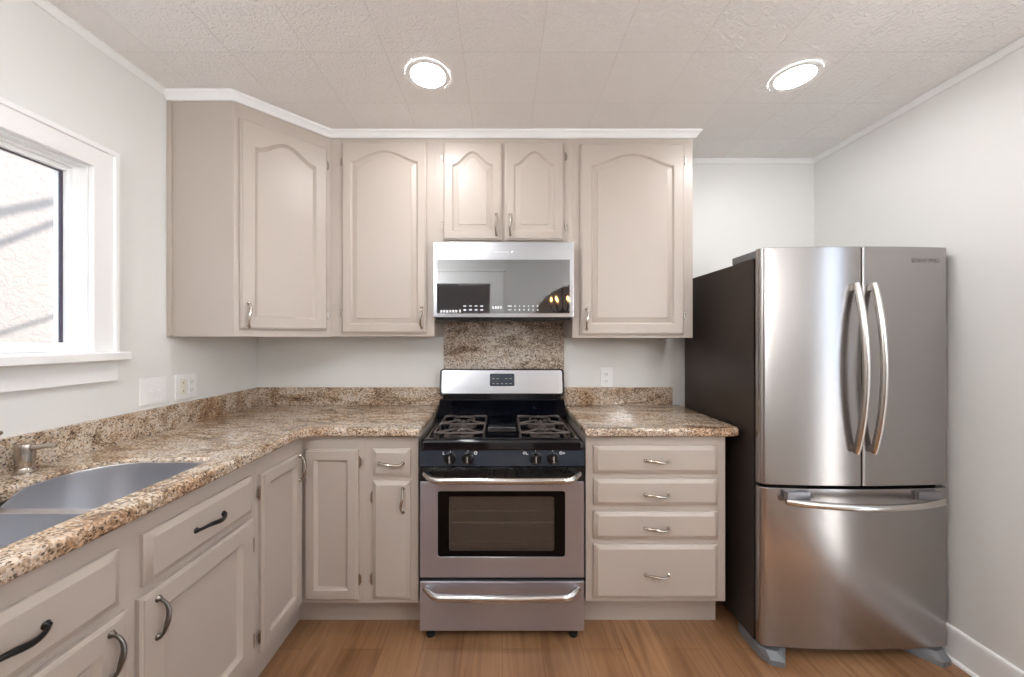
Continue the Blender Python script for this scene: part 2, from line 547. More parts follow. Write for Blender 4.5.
# dining room beyond
mb = MB(); mb.box(XL - T, XR + T, YF - 2.8, YF - 2.7, 0, ZC); struct(mb.build('wall_dining_back', 'wall_paint'))
mb = MB(); mb.box(XL - T, XL, YF - 2.7, YF - T, 0, ZC); struct(mb.build('wall_dining_left', 'wall_paint'))
mb = MB(); mb.box(XR, XR + T, YF - 2.7, YF - T, 0, ZC); struct(mb.build('wall_dining_right', 'wall_paint'))

# casing of the opening behind the camera
mb = MB()
mb.box(OX1, OX1 + 0.17, YF, YF + 0.022, 0, OZ + 0.15, 0.004)
mb.box(OX0 - 0.17, OX0, YF, YF + 0.022, 0, OZ + 0.15, 0.004)
mb.box(OX0, OX1, YF, YF + 0.022, OZ, OZ + 0.15, 0.004)
mb.box(OX0 - 0.19, OX1 + 0.19, YF, YF + 0.05, OZ + 0.15, OZ + 0.175, 0.004)
struct(mb.build('trim_6', 'white_trim'))

# window in the left wall
w1 = bpy.data.objects.new('window_1', None); COL.objects.link(w1); struct(w1); w1.location = (XL, (WY0 + WY1) / 2, WZ0)
CW = 0.088
U = lambda i, o: [(WY0 - o, WZ0), (WY0 - i, WZ0), (WY0 - i, WZ1 + i), (WY1 + i, WZ1 + i), (WY1 + i, WZ0), (WY1 + o, WZ0), (WY1 + o, WZ1 + o), (WY0 - o, WZ1 + o)]
mb = MB()
mb.merge(plate(U(0.0, CW - 0.018), [], XL, XL + 0.022, 0.003, 2), SIDE)
mb.merge(plate(U(CW - 0.020, CW), [], XL, XL + 0.030, 0.005, 3), SIDE)
mb.build('window_casing', 'white_trim', w1)
mb = MB(); mb.box(XL - 0.005, XL + 0.062, WY0 - CW - 0.015, WY1 + CW + 0.015, WZ0 - 0.033, WZ0, 0.006, 3)
mb.box(XL - T, XL, WY0 + 0.001, WY1 - 0.001, WZ0 - 0.0005, WZ0 + 0.0045)
mb.build('window_stool', 'white_trim', w1)
mb = MB(); mb.box(XL, XL + 0.02, WY0 - CW, WY1 + CW, WZ0 - 0.113, WZ0 - 0.033, 0.003); mb.build('apron', 'white_trim', w1)
mb = MB()
mb.merge(plate([(WY0, WZ0 + .0046), (WY0 + .006, WZ0 + .0046), (WY0 + .006, WZ1 - .006), (WY1 - .006, WZ1 - .006), (WY1 - .006, WZ0 + .0046), (WY1, WZ0 + .0046), (WY1, WZ1), (WY0, WZ1)], [], XL - T, XL), SIDE)
mb.build('jamb', 'white_trim', w1)
sx0, sx1 = XL - 0.085, XL - 0.030
mb = MB()
for (a, b, c, d) in ((WY0, WY0 + 0.040, WZ0 + .005, WZ1), (WY1 - 0.030, WY1, WZ0 + .005, WZ1), (WY0 + .040, WY1 - .030, WZ1 - 0.033, WZ1), (WY0 + .040, WY1 - .030, WZ0 + .005, WZ0 + 0.038)):
    mb.box(sx0, sx1 - 0.012, a, b, c, d, 0.003)
for (a, b, c, d) in ((WY0, WY0 + 0.022, WZ0 + .005, WZ1), (WY1 - 0.022, WY1, WZ0 + .005, WZ1), (WY0 + .022, WY1 - .022, WZ1 - 0.017, WZ1), (WY0 + .022, WY1 - .022, WZ0 + .005, WZ0 + 0.022)):
    mb.box(sx0, sx1, a, b, c, d, 0.002)
mb.build('sash_frame', 'white_trim', w1)
gx = XL - 0.062
mb = MB()
g0, g1, h0, h1 = WY0 + 0.040, WY1 - 0.030, WZ0 + 0.038, WZ1 - 0.033
mb.box(gx - .004, gx + .005, g1 - 0.006, g1, h0, h1); mb.box(gx - .004, gx + .005, g0, g0 + 0.0075, h0, h1)
mb.box(gx - .004, gx + .005, g0, g1, h1 - 0.003, h1)
mb.build('gasket', 'dark_gasket', w1)
mb = MB(); mb.box(gx - 0.002, gx + 0.002, g0, g1, h0, h1); mb.build('pane', 'window_glass', w1)

# narrow window in the right wall, behind the camera
w3 = bpy.data.objects.new('window_2', None); COL.objects.link(w3); struct(w3); w3.location = (XR, (VS0 + VS1) / 2, VZ0)
mb = MB(); mb.merge(plate(rect(VS0 - .07, VS1 + .07, VZ0 + .0, VZ1 + .07), [rect(VS0, VS1, VZ0 + .06, VZ1)], XR - .02, XR, .003, 2), SIDE); mb.build('window_casing', 'white_trim', w3)
mb = MB(); mb.merge(plate(rect(VS0, VS1, VZ0 + .06, VZ1), [rect(VS0 + .03, VS1 - .03, VZ0 + .10, VZ1 - .03)], XR + .03, XR + .075), SIDE); mb.build('sash_frame', 'white_trim', w3)
mb = MB(); mb.box(XR + .050, XR + .054, VS0 + .03, VS1 - .03, VZ0 + .10, VZ1 - .03); mb.build('pane', 'window_glass', w3)

# crown mouldings and baseboard
CR = [(0.0, ZC - 0.036), (0.010, ZC - 0.036), (0.016, ZC - 0.030), (0.024, ZC - 0.016), (0.034, ZC - 0.010), (0.036, ZC - 0.0005), (0.0, ZC - 0.0005)]
UF = 2.0            # face of the wall cabinets
DP0, DP1 = (-1.235, 1.685), (-0.936, UF)
UL, UM0, UM1, UR = -0.936, -0.369, 0.385, 1.042
struct(sweep([(XL, 1.685), DP0, DP1, (UR, UF), (UR, YB)], CR).build('trim_1', 'white_trim'))
CR2 = [(o_ * 0.55, ZC - (ZC - z_) * 0.75) for o_, z_ in CR]
struct(sweep([(XL, YF), (XL, 1.648)], CR2).build('trim_2', 'white_trim'))
struct(sweep([(UR + 0.037, YB), (XR, YB), (XR, YF)], CR2).build('trim_3', 'white_trim'))
BB = [(0.0, 0.0005), (0.014, 0.0005), (0.014, 0.125), (0.010, 0.138), (0.004, 0.143), (0.0, 0.143)]
struct(sweep([(1.09, YB), (XR, YB), (XR, VS1 + .07)], BB).build('baseboard_right', 'white_trim'))
QR = [(0.014, 0.0005), (0.026, 0.0005), (0.025, 0.008), (0.021, 0.013), (0.014, 0.016)]
struct(sweep([(XR, YB - .03), (XR, VS1 + .07)], QR).build('trim_4', 'white_trim'))

# neighbouring stucco wall and ground outside
mb = MB(); mb.box(-3.35, -3.2, -3.0, 6.0, -0.3, 3.2); struct(mb.build('wall_neighbour', 'stucco'))
mb = MB(); mb.box(-14, 14, -14, 14, -0.34, -0.30); struct(mb.build('ground_outside', 'concrete'))
mb = MB()
for (ya, za, yb, zb, r, lo) in ((2.333, 2.198, 2.591, 2.358, 0.019, 7), (2.333, 2.0, 2.65, 2.249, 0.016, 4), (2.333, 1.427, 2.65, 1.569, 0.010, 3)):
    dy, dz = (yb - ya), (zb - za)
    L = 2.1
    a = Vector((-3.2, ya - dy * lo, za - dz * lo)) + SUN_DIR * L
    b = Vector((-3.2, yb + dy * 10, zb + dz * 10)) + SUN_DIR * L
    mb.tube([a, b], r, 8)
struct(mb.build('overhead_cables', 'rubber'))

# ------------------------------------------------------------------ cabinet fronts
def front_loops(w, h, t, style, stile, rise, p, K=28):
    def rct(i, wo):
        pts = [(i, i, wo), (w - i, i, wo)]
        for k in range(K + 1):
            f = k / K
            pts.append((w - i - f * (w - 2 * i), h - i, wo))
        return pts
    def arc(i, wo):
        pts = [(i, i, wo), (w - i, i, wo)]
        for k in range(K + 1):
            f = k / K
            u = 1 - 2 * f
            pts.append((w - i - f * (w - 2 * i), h - i - rise + rise * max(0.0, math.cos(u * PI / 2)) ** p, wo))
        return pts
    L = [rct(0, 0), rct(0, t - 0.007), rct(0.003, t - 0.0045), rct(0.0075, t - 0.0035), rct(0.009, t)]
    if style == 'raised':
        L += [arc(stile, t), arc(stile + 0.004, t - 0.005), arc(stile + 0.009, t - 0.0090), arc(stile + 0.013, t - 0.0090), arc(stile + 0.034, t - 0.0040), arc(stile + 0.0355, t - 0.0012)]
    elif style == 'recessed':
        L += [arc(stile, t), arc(stile + 0.002, t - 0.003), arc(stile + 0.013, t - 0.0125), arc(stile + 0.015, t - 0.013)]
    elif style == 'slab':
        L = [rct(0, 0), rct(0, t - 0.010), rct(0.003, t - 0.008), rct(0.006, t - 0.0075), rct(0.017, t - 0.0005), rct(0.019, t)]
    return L

def front(name, parent, o, u, n, w, h, style='raised', stile=0.055, rise=0.0, p=1.5, t=0.019):
    mb = MB(); mb.loops(front_loops(w, h, t, style, stile, rise, p), True, True, frame_mat(o, u, n))
    return mb.build(name, 'cabinet_paint', parent)

def pull_mesh(name, mat, L=0.096, out=0.026, rad=0.0052):
    """arched pull along local X, standing out along local Z"""
    mb = MB()
    pts, rs = [], []
    for k in range(17):
        f = k / 16
        x = (f - 0.5) * (L + 0.012)
        hgt = out * (math.sin(PI * f) ** 0.55) if 0 < f < 1 else 0.0
        pts.append((x, 0.004 * math.sin(2 * PI * f), 0.003 + hgt * 0.92))
        rs.append(rad * (0.74 + 0.42 * math.sin(PI * f) ** 2))
    mb.tube(pts, rs, 10)
    for s in (-1, 1):
        mb.lathe([(0.0085, 0.0), (0.0090, 0.002), (0.0065, 0.006), (0.0048, 0.010), (0.001, 0.012)], (s * (L / 2 + 0.005), 0, 0), 'Z', 14)
    return mb.mesh(name, mat)
PULL_N = pull_mesh('pull_nickel', 'nickel', 0.100, 0.026, 0.0060)
PULL_D = pull_mesh('pull_door', 'dark_nickel', 0.092, 0.028, 0.0056)
PULL_B = pull_mesh('pull_black', 'black_bronze', 0.098, 0.026, 0.0062)

def pull(parent, me, pos, u, n, vertical=False, label=None):
    o = bpy.data.objects.new('handle', me); COL.objects.link(o)
    o.parent = parent
    u = Vector(u).normalized(); n = Vector(n).normalized(); up = Vector((0, 0, 1))
    ax = up if vertical else u
    ay = n.cross(ax)
    m = Matrix(((ax.x, ay.x, n.x, 0), (ax.y, ay.y, n.y, 0), (ax.z, ay.z, n.z, 0), (0, 0, 0, 1)))
    o.rotation_euler = m.to_euler()
    o.location = Vector(pos) - wloc(parent)
    if label: o['label'] = label
    return o

def hinge_mesh(name, mat, h=0.048, r=0.0038, leaf=0.010):
    mb = MB()
    mb.lathe([(0.001, -h / 2 - 0.006), (r * 0.9, -h / 2 - 0.004), (r * 0.6, -h / 2 - 0.001), (r, -h / 2), (r, h / 2), (r * 0.6, h / 2 + 0.001), (r * 0.9, h / 2 + 0.004), (0.001, h / 2 + 0.006)], (0, 0, 0), 'Z', 12)
    poly = rounded([(0, -h / 2), (leaf, -h * 0.36), (leaf, h * 0.36), (0, h / 2)], [0, .004, .004, 0], 4)
    b2 = plate(poly, [], -0.001, 0.001)
    mb.merge(b2, Matrix(((1, 0, 0, 0), (0, 0, 1, 0.0016), (0, 1, 0, 0), (0, 0, 0, 1))))
    return mb.mesh(name, mat)
HINGE_U = hinge_mesh('hinge_upper', 'nickel', 0.036, 0.0032, 0.007)
HINGE_B = hinge_mesh('hinge_base', 'nickel', 0.046, 0.0036, 0.008)
def hinge(parent, me, pos, u, n, flip=False):
    o = bpy.data.objects.new('hinge', me); COL.objects.link(o); o.parent = parent
    u = Vector(u).normalized(); n = Vector(n).normalized()
    if flip:
        m = Matrix(((-u.x, -n.x, 0, 0), (-u.y, -n.y, 0, 0), (0, 0, 1, 0), (0, 0, 0, 1)))
        m = Matrix.Rotation(PI, 4, 'Z') @ Matrix(((u.x, -n.x, 0, 0), (u.y, -n.y, 0, 0), (0, 0, 1, 0), (0, 0, 0, 1))) @ Matrix.Rotation(PI, 4, 'Y')
        ang = math.atan2(u.y, u.x)
        m = Matrix.Rotation(ang, 4, 'Z') @ Matrix.Rotation(PI, 4, 'Y')
    else:
        m = Matrix.Rotation(math.atan2(u.y, u.x), 4, 'Z')
    o.rotation_euler = m.to_euler()
    o.location = Vector(pos) - wloc(parent)
    return o

UX, NY = (1, 0, 0), (0, -1, 0)
UY, NX = (0, 1, 0), (1, 0, 0)
ZTOP = ZC - 0.001

# ------------------------------------------------------------------ wall cabinets
DF = UF - 0.019
# corner unit
c = thing('wall_cabinet', 'tall taupe corner wall cabinet set diagonally beside the window wall', 'cabinet', (-1.3, 2.0, 1.404))
mb = MB(); mb.prism([(XL + .001, YB - .001), (XL + .001, 1.685), DP0, DP1, (UL, YB - .001)], 1.404, ZTOP, 0.0012)
mb.box(XL + .001, XL + 0.020, 1.673, 1.686, 1.404, ZTOP - .037, 0.002)
mb.build('body', 'cabinet_paint', c)
du = Vector((DP1[0] - DP0[0], DP1[1] - DP0[1], 0)); dl = du.length; du.normalize(); dn = Vector((du.y, -du.x, 0))
dpt = lambda s, z: Vector((DP0[0], DP0[1], 0)) + du * s + Vector((0, 0, z))
d = front('door', c, dpt(0.0225, 1.440), du, dn, 0.3876, 0.978, 'recessed', 0.056, 0.062, 1.9)
pull(d, PULL_N, dpt(0.0545, 1.505) + dn * 0.019, du, dn, True)
for z in (1.52, 2.33): hinge(d, HINGE_U, dpt(0.4140, z) + dn * 0.010, du, dn)

def wall_cab(x0, x1, z0, label):
    c = thing('wall_cabinet', label, 'cabinet', ((x0 + x1) / 2, (UF + YB) / 2, z0))
    mb = MB(); mb.box(x0, x1, UF, YB - .001, z0, ZTOP, 0.0012); mb.build('body', 'cabinet_paint', c)
    return c
c = wall_cab(UL, UM0, 1.406, 'taupe wall cabinet with one arched door left of the microwave')
d = front('door', c, (-0.869, UF, 1.424), UX, NY, 0.459, 1.036, 'raised', 0.046, 0.060, 1.5)
pull(d, PULL_N, (-0.435, DF, 1.508), UX, NY, True)
for z in (1.53, 2.36): hinge(d, HINGE_U, (-0.874, UF - 0.010, z), UX, NY, True)
c = wall_cab(UM0, UM1, 1.910, 'short taupe two-door wall cabinet above the microwave')
for (x0, hx, hg) in ((-0.319, -0.031, -0.323), (0.016, 0.045, 0.347)):
    d = front('door', c, (x0, UF, 1.929), UX, NY, 0.318, 0.528, 'raised', 0.048, 0.070, 2.1)
    pull(d, PULL_N, (hx, DF, 2.012), UX, NY, True)
    for z in (2.005, 2.385): hinge(d, HINGE_U, (hg, UF - .010, z), UX, NY, hg < 0)
c = wall_cab(UM1, UR, 1.398, 'wide taupe wall cabinet with one arched door right of the microwave')
d = front('door', c, (0.4256, UF, 1.416), UX, NY, 0.563, 1.036, 'raised', 0.056, 0.064, 1.5)
pull(d, PULL_N, (0.458, DF, 1.500), UX, NY, True)
for z in (1.52, 2.36): hinge(d, HINGE_U, (0.994, UF - .010, z), UX, NY)

# ------------------------------------------------------------------ base cabinets
FX = -0.943          # face of the left run
FY = 1.725           # face of the back run
Z0, Z1 = 0.150, 0.938
XW = XL + 0.001
# sink cabinet (open-topped carcass)
c = thing('base_cabinet', 'taupe sink base cabinet with black-handled drawer fronts and two doors below the window', 'cabinet', (-1.25, 0.93, 0))
mb = MB()
y0, y1 = 0.44, 1.392
mb.box(FX - 0.02, FX, y0, y1, Z0, Z1, 0.001)
mb.box(XW, FX - .02, y0, y0 + .018, Z0, Z1); mb.box(XW, FX - .02, y1 - .018, y1, Z0, Z1)
mb.box(XW, FX - .02, y0 + .018, y1 - .018, Z0, Z0 + .018); mb.box(XW, XW + .01, y0 + .018, y1 - .018, Z0 + .018, Z1)
mb.build('body', 'cabinet_paint', c)
mb = MB(); mb.box(XW, -1.005, y0, y1, 0.0, Z0 - .0005); mb.build('toe_kick', 'cabinet_paint', c)
for (a, b, ph) in ((0.952, 1.364, 'far'), (0.480, 0.892, 'near')):
    d = front('drawer_front', c, (FX, a, 0.748), UY, NX, b - a, 0.136, 'slab', t=0.020)
    pull(d, PULL_B, (FX + .020, (a + b) / 2, 0.816), UY, NX, False, 'black handle')
for (a, b, hy, hg) in ((0.939, 1.369, 0.983, 1.374), (0.479, 0.909, 0.865, 0.474)):
    d = front('door', c, (FX, a, 0.196), UY, NX, b - a, 0.528, 'recessed', 0.062, 0, 1)
    pull(d, PULL_D, (FX + .019, hy, 0.645), UY, NX, True)
    for z in (0.26, 0.62): hinge(d, HINGE_B, (FX + .010, hg, z), UY, NX, hg < .9)
# corner cabinet
c = thing('base_cabinet', 'taupe corner base cabinet with a folding pair of tall doors meeting at the inside corner', 'cabinet', (-1.2, 1.95, 0))
mb = MB(); mb.prism([(XW, YB - .001), (XW, 1.392), (FX, 1.392), (FX, FY), (-0.645, FY), (-0.645, YB - .001)], Z0, Z1, 0.001)
mb.build('body', 'cabinet_paint', c)
mb = MB(); mb.prism([(XW, YB - .001), (XW, 1.392), (-1.005, 1.392), (-1.005, 1.815), (-0.645, 1.815), (-0.645, YB - .001)], 0, Z0 - .0005)
mb.build('toe_kick', 'cabinet_paint', c)
d = front('door', c, (FX, 1.415, 0.180), UY, NX, 0.281, 0.690, 'recessed', 0.046, 0, 1)
pull(d, PULL_N, (FX + .019, 1.668, 0.805), UY, NX, True)
for z in (0.245, 0.80): hinge(d, HINGE_B, (FX + .010, 1.410, z), UY, NX, True)
d = front('door', c, (-0.924, FY, 0.173), UX, NY, 0.251, 0.702, 'recessed', 0.046, 0, 1)
for z in (0.265, 0.815): hinge(d, HINGE_B, (-0.668, FY - .010, z), UX, NY)
# narrow cabinet left of the range
c = thing('base_cabinet', 'narrow taupe base cabinet with one small drawer left of the range', 'cabinet', (-0.52, 2.0, 0))
mb = MB(); mb.box(-0.645, -0.394, FY, YB - .001, Z0, Z1, 0.001); mb.build('body', 'cabinet_paint', c)
mb = MB(); mb.box(-0.645, -0.398, 1.815, YB - .001, 0, Z0 - .0005); mb.build('toe_kick', 'cabinet_paint', c)
d = front('drawer', c, (-0.606, FY, 0.751), UX, NY, 0.177, 0.128, 'slab', t=0.020)
pull(d, PULL_N, (-0.5175, FY - .020, 0.813), UX, NY)
d = front('door', c, (-0.606, FY, 0.176), UX, NY, 0.177, 0.552, 'slab', t=0.019)
pull(d, PULL_N, (-0.462, FY - .019, 0.640), UX, NY, True)
for z in (0.27, 0.65): hinge(d, HINGE_B, (-0.611, FY - .010, z), UX, NY, True)
# drawer bank right of the range
c = thing('base_cabinet', 'taupe four-drawer base cabinet between the range and the refrigerator', 'cabinet', (0.72, 2.0, 0))
mb = MB(); mb.box(0.394, 1.052, FY, YB - .001, 0.157, Z1, 0.001); mb.build('body', 'cabinet_paint', c)
mb = MB(); mb.box(0.398, 1.058, 1.815, YB - .001, 0, 0.1565); mb.build('toe_kick', 'cabinet_paint', c)
for (a, b, hz) in ((0.765, 0.892, 0.826), (0.615, 0.738, 0.668), (0.457, 0.584, 0.513), (0.179, 0.430, 0.296)):
    d = front('drawer', c, (0.4305, FY, a), UX, NY, 0.581, b - a, 'slab', t=0.020)
    pull(d, PULL_N, (0.722, FY - .020, hz), UX, NY)

# ------------------------------------------------------------------ granite
CF = -0.913          # front edge of the left counter
SX0, SX1, SY0, SY1 = -1.378, -1.003, 0.60, 1.266
sink_hole = rounded([(SX0, SY0), (SX1, SY0), (SX1, SY1), (SX0, SY1)], [0.09, 0.03, 0.03, 0.14], 10)
lc = rounded([(XW, 0.42), (CF, 0.42), (CF, 1.69), (-0.385, 1.69), (-0.385, YB - .001), (XW, YB - .001)], [0, 0.02, 0.055, 0.004, 0, 0], 8)
mb = MB(); mb.merge(plate(lc, [sink_hole], 0.9385, 0.980, 0.013, 4))
tag(mb.build('countertop', 'granite'), 'brown speckled granite L-shaped countertop with the sink cut out', 'countertop')
rc = rounded([(0.386, 1.69), (1.114, 1.69), (1.114, YB - .001), (0.386, YB - .001)], [0.004, 0.045, 0, 0], 8)
mb = MB(); mb.merge(plate(rc, [], 0.9385, 0.980, 0.013, 4))
tag(mb.build('countertop', 'granite'), 'short brown speckled granite countertop on the four-drawer cabinet', 'countertop')
mb = MB(); mb.box(XW, XL + 0.021, 0.42, YB - .022, 0.9805, 1.089, 0.0015)
tag(mb.build('backsplash', 'granite'), 'long low granite backsplash strip along the window wall', 'backsplash')
mb = MB(); mb.box(XW, -0.366, YB - .021, YB - .001, 0.9805, 1.089, 0.0015)
tag(mb.build('backsplash', 'granite'), 'low granite backsplash strip on the back wall left of the range', 'backsplash')
mb = MB(); mb.box(0.389, 1.064, YB - .021, YB - .001, 0.9805, 1.089, 0.0015)
tag(mb.build('backsplash', 'granite'), 'low granite backsplash strip on the back wall right of the range', 'backsplash')
mb = MB(); mb.box(-0.3655, 0.3885, YB - .013, YB - .001, 0.93, 1.56, 0.001)
tag(mb.build('backsplash', 'granite_slab'), 'polished speckled granite slab on the wall between range and microwave', 'backsplash')

# ------------------------------------------------------------------ sink, faucet, soap dispenser
s = thing('kitchen_sink', 'stainless double-bowl sink undermounted in the granite counter', 'sink', (-1.2, 0.93, 0.75))
NBY, FBY = (SY0 + 0.003, 0.966), (0.992, SY1 - 0.003)
def bowl(ya, yb, rads):
    x0, x1 = SX0 + 0.003, SX1 - 0.003
    def zlip(y):
        q = max(0.0, min(1.0, (abs(y - 0.979) - 0.012) / 0.07))
        return 0.9330 + 0.0335 * q * q * (3 - 2 * q)
    def lp(i, z, k=1.0, lip=0.0):
        pl = rounded([(x0 + i, ya + i), (x1 - i, ya + i), (x1 - i, yb - i), (x0 + i, yb - i)], [max(0.015, r * k) for r in rads], 10)
        # extra points along the two long sides so that the lip can dip at the divider
        out = []
        for q, (x, y) in enumerate(pl):
            xn, yn = pl[(q + 1) % len(pl)]
            m = 14 if q in (10, 21, 32, 43) else 1
            for j in range(m): out.append((x + (xn - x) * j / m, y + (yn - y) * j / m))
        return [(x, y, zlip(y) + lip if z is None else min(z, zlip(y) - 0.003)) for x, y in out]
    return [lp(-0.0022, None, lip=-0.006), lp(-0.002, None, lip=0.0), lp(0.0008, None, lip=0.0004), lp(0.0018, None, lip=-0.002), lp(0.004, 0.80), lp(0.008, 0.775), lp(0.02, 0.760), lp(0.04, 0.756), lp(0.12, 0.752, 0.5)]
RN, RF = [0.09, 0.03, 0.04, 0.02], [0.02, 0.04, 0.03, 0.14]
b1 = rounded(rect(SX0 + .003, SX1 - .003, *NBY), RN, 8)
b2_ = rounded(rect(SX0 + .003, SX1 - .003, *FBY), RF, 8)
mb = MB(); mb.merge(plate(rounded(rect(SX0 - .02, SX1 + .02, SY0 - .02, SY1 + .02), [.1, .05, .05, .15], 8), [b1, b2_], 0.9300, 0.9325))
mb.build('rim', 'steel_sink', s)
for (ya, yb, rd) in ((NBY[0], NBY[1], RN), (FBY[0], FBY[1], RF)):
    mb = MB(); mb.loops(bowl(ya, yb, rd), False, True)
    bo = mb.build('bowl', 'steel_sink', s, angle=60)
    mb = MB(); mb.lathe([(0.042, 0), (0.042, 0.003), (0.034, 0.003), (0.028, 0.0015), (0.005, 0.0015)], ((SX0 + SX1) / 2, (ya + yb) / 2, 0.7522), 'Z', 24)
    mb.build('drain', 'nickel', bo)
f = thing('faucet', 'brushed nickel faucet whose lever tip shows at the left edge behind the sink', 'faucet', (-1.455, 0.93, 0.980))
mb = MB(); mb.lathe([(0.028, 0.9805), (0.028, 0.986), (0.020, 0.992), (0.019, 1.08), (0.021, 1.085), (0.021, 1.10), (0.012, 1.112), (0.001, 1.114)], (-1.455, 0.93, 0), 'Z', 20)
mb.build('body', 'nickel', f)
mb = MB(); mb.tube([(-1.446, 0.921, 1.04), (-1.42, 0.892, 1.10), (-1.385, 0.852, 1.155), (-1.335, 0.80, 1.165), (-1.295, 0.755, 1.14), (-1.28, 0.74, 1.10)], [0.014, 0.0135, 0.013, 0.0125, 0.012, 0.013], 14)
mb.build('spout', 'nickel', f)
mb = MB(); mb.tube([(-1.455, 0.94, 1.10), (-1.456, 0.99, 1.112), (-1.458, 1.055, 1.120), (-1.459, 1.066, 1.121)], [0.007, 0.006, 0.009, 0.006], 10)
mb.build('lever', 'nickel', f)
sd = thing('soap_dispenser', 'brushed nickel soap dispenser behind the sink bowl', 'soap dispenser', (-1.487, 1.135, 0.980))
mb = MB(); mb.lathe([(0.026, 0.9805), (0.026, 0.984), (0.019, 0.990), (0.0165, 0.996)], (-1.478, 1.135, 0), 'Z', 20); mb.build('base', 'nickel', sd)
mb = MB(); mb.lathe([(0.0165, 0.996), (0.0165, 1.008), (0.0215, 1.018), (0.0220, 1.060), (0.0190, 1.068), (0.001, 1.069)], (-1.478, 1.135, 0), 'Z', 20); mb.build('body', 'nickel', sd)
mb = MB(); mb.tube([(-1.470, 1.135, 1.056), (-1.44, 1.136, 1.058), (-1.405, 1.138, 1.062), (-1.388, 1.139, 1.060)], [0.0095, 0.0075, 0.006, 0.005], 10); mb.build('spout', 'nickel', sd)

# ------------------------------------------------------------------ range
R = thing('gas_range', 'stainless steel gas range with black cooktop between the granite counters', 'stove', (0, 2.0, 0))
RX = 0.381
mb = MB()
mb.box(-RX + .004, -RX + .03, 1.735, 2.262, 0.045, 0.878, 0.002); mb.box(RX - .03, RX - .004, 1.735, 2.262, 0.045, 0.878, 0.002)
mb.box(-RX + .03, RX - .03, 2.235, 2.262, 0.045, 0.878); mb.box(-RX + .03, RX - .03, 1.735, 2.235, 0.045, 0.275); mb.box(-RX + .03, RX - .03, 1.735, 2.235, 0.800, 0.878)
mb.build('body', 'black_plastic', R)
mb = MB()      # oven cavity lining
mb.box(-0.32, 0.32, 1.90, 1.91, 0.33, 0.74); mb.box(-0.32, -0.31, 1.745, 1.90, 0.33, 0.74); mb.box(0.31, 0.32, 1.745, 1.90, 0.33, 0.74)
mb.box(-0.31, 0.31, 1.745, 1.90, 0.33, 0.34); mb.box(-0.31, 0.31, 1.745, 1.90, 0.73, 0.74)
mb.build('oven_cavity', 'oven_cavity', R)
for z in (0.660, 0.508):
    mb = MB()
    mb.tube([(-0.305, 1.765, z), (0.305, 1.765, z)], 0.0032, 8)
    mb.tube([(-0.305, 1.885, z), (0.305, 1.885, z)], 0.003, 8)
    for k in range(21):
        x = -0.29 + k * 0.029
        mb.tube([(x, 1.765, z - .002), (x, 1.885, z - .002)], 0.0016, 6)
    mb.build('oven_rack', 'chrome_rack', R)
# cooktop: rim with a sunken well
mb = MB()
def rl(i, z, yb=2.155, r=0.02, yf=1.688):
    return [(x, y, z) for x, y in rounded(rect(-RX + i, RX - i, yf + i, yb - i * .4), r, 5)]
mb.loops([rl(0.004, 0.8785), rl(0.0, 0.886), rl(0.0, 0.912), rl(0.004, 0.921), rl(0.012, 0.927), rl(0.030, 0.929), rl(0.040, 0.924), rl(0.052, 0.912), rl(0.062, 0.911)])
ct = mb.build('cooktop', 'black_enamel', R)
BUR = [(-0.215, 1.825), (-0.215, 2.02), (0.215, 1.825), (0.215, 2.02)]
for (x, y) in BUR:
    mb = MB(); mb.lathe([(0.075, 0.9112), (0.072, 0.914), (0.045, 0.9155), (0.044, 0.922), (0.030, 0.924)], (x, y, 0), 'Z', 28)
    bu = mb.build('burner', 'burner_metal', R)
    mb = MB(); mb.lathe([(0.036, 0.9242), (0.037, 0.929), (0.033, 0.933), (0.001, 0.9345)], (x, y, 0), 'Z', 28); mb.build('burner_cap', 'black_plastic', bu)
for sx in (-1, 1):
    gx0, gx1 = (0.088, 0.325)
    a, b = sx * gx0, sx * gx1
    lo, hi = min(a, b), max(a, b)
    zt = 0.952
    mb = MB()
    rr = rounded(rect(lo, hi, 1.738, 2.108), 0.03, 6)
    mb.tube([(x, y, zt - .006) for x, y in rr], 0.0048, 8, closed=True)
    mb.tube([(lo, 1.923, zt - .006), (hi, 1.923, zt - .006)], 0.0058, 8)
    for yc in (1.825, 2.02):
        xc = sx * 0.2065
        for qx in (-1, 1):
            for qy in (-1, 1):
                x0, y0 = xc + qx * 0.118, yc + qy * 0.088
                pts = []
                for k in range(7):
                    f_ = k / 6
                    # fingers sweep in a curve from the frame to the burner
                    pts.append((x0 + (xc + qx * 0.020 - x0) * f_, y0 + (yc + qy * 0.030 - y0) * (f_ ** 1.9), zt - .004 + 0.006 * math.sin(PI * f_ * .5)))
                mb.tube(pts, [0.0056, 0.0056, 0.0054, 0.0052, 0.005, 0.0046, 0.004], 8)
        mb.tube([(xc, yc - .09, zt - .005), (xc, yc - .042, zt + .001)], 0.005, 8)
        mb.tube([(xc, yc + .09, zt - .005), (xc, yc + .042, zt + .001)], 0.005, 8)
        rr = [(xc + 0.056 * math.cos(2 * PI * k / 24), yc + 0.05 * math.sin(2 * PI * k / 24), zt - .002) for k in range(24)]
        mb.tube(rr, 0.0036, 8, closed=True)
    for x in (lo, hi):
        for y in (1.77, 1.923, 2.075):
            mb.tube([(x, y, zt - .006), (x, y, 0.9115)], [0.0052, 0.0064], 8)
    mb.build('grate', 'cast_iron', R)
mb = MB()
pr = [(1.775, 0.9115), (1.775, 0.930), (1.790, 0.940), (1.85, 0.948), (2.06, 0.952), (2.085, 0.946), (2.09, 0.9115)]
mb.loops([[(x, y, z) for y, z in pr] for x in (-0.069, 0.069)])
mb.build('centre_cover', 'black_enamel', R)
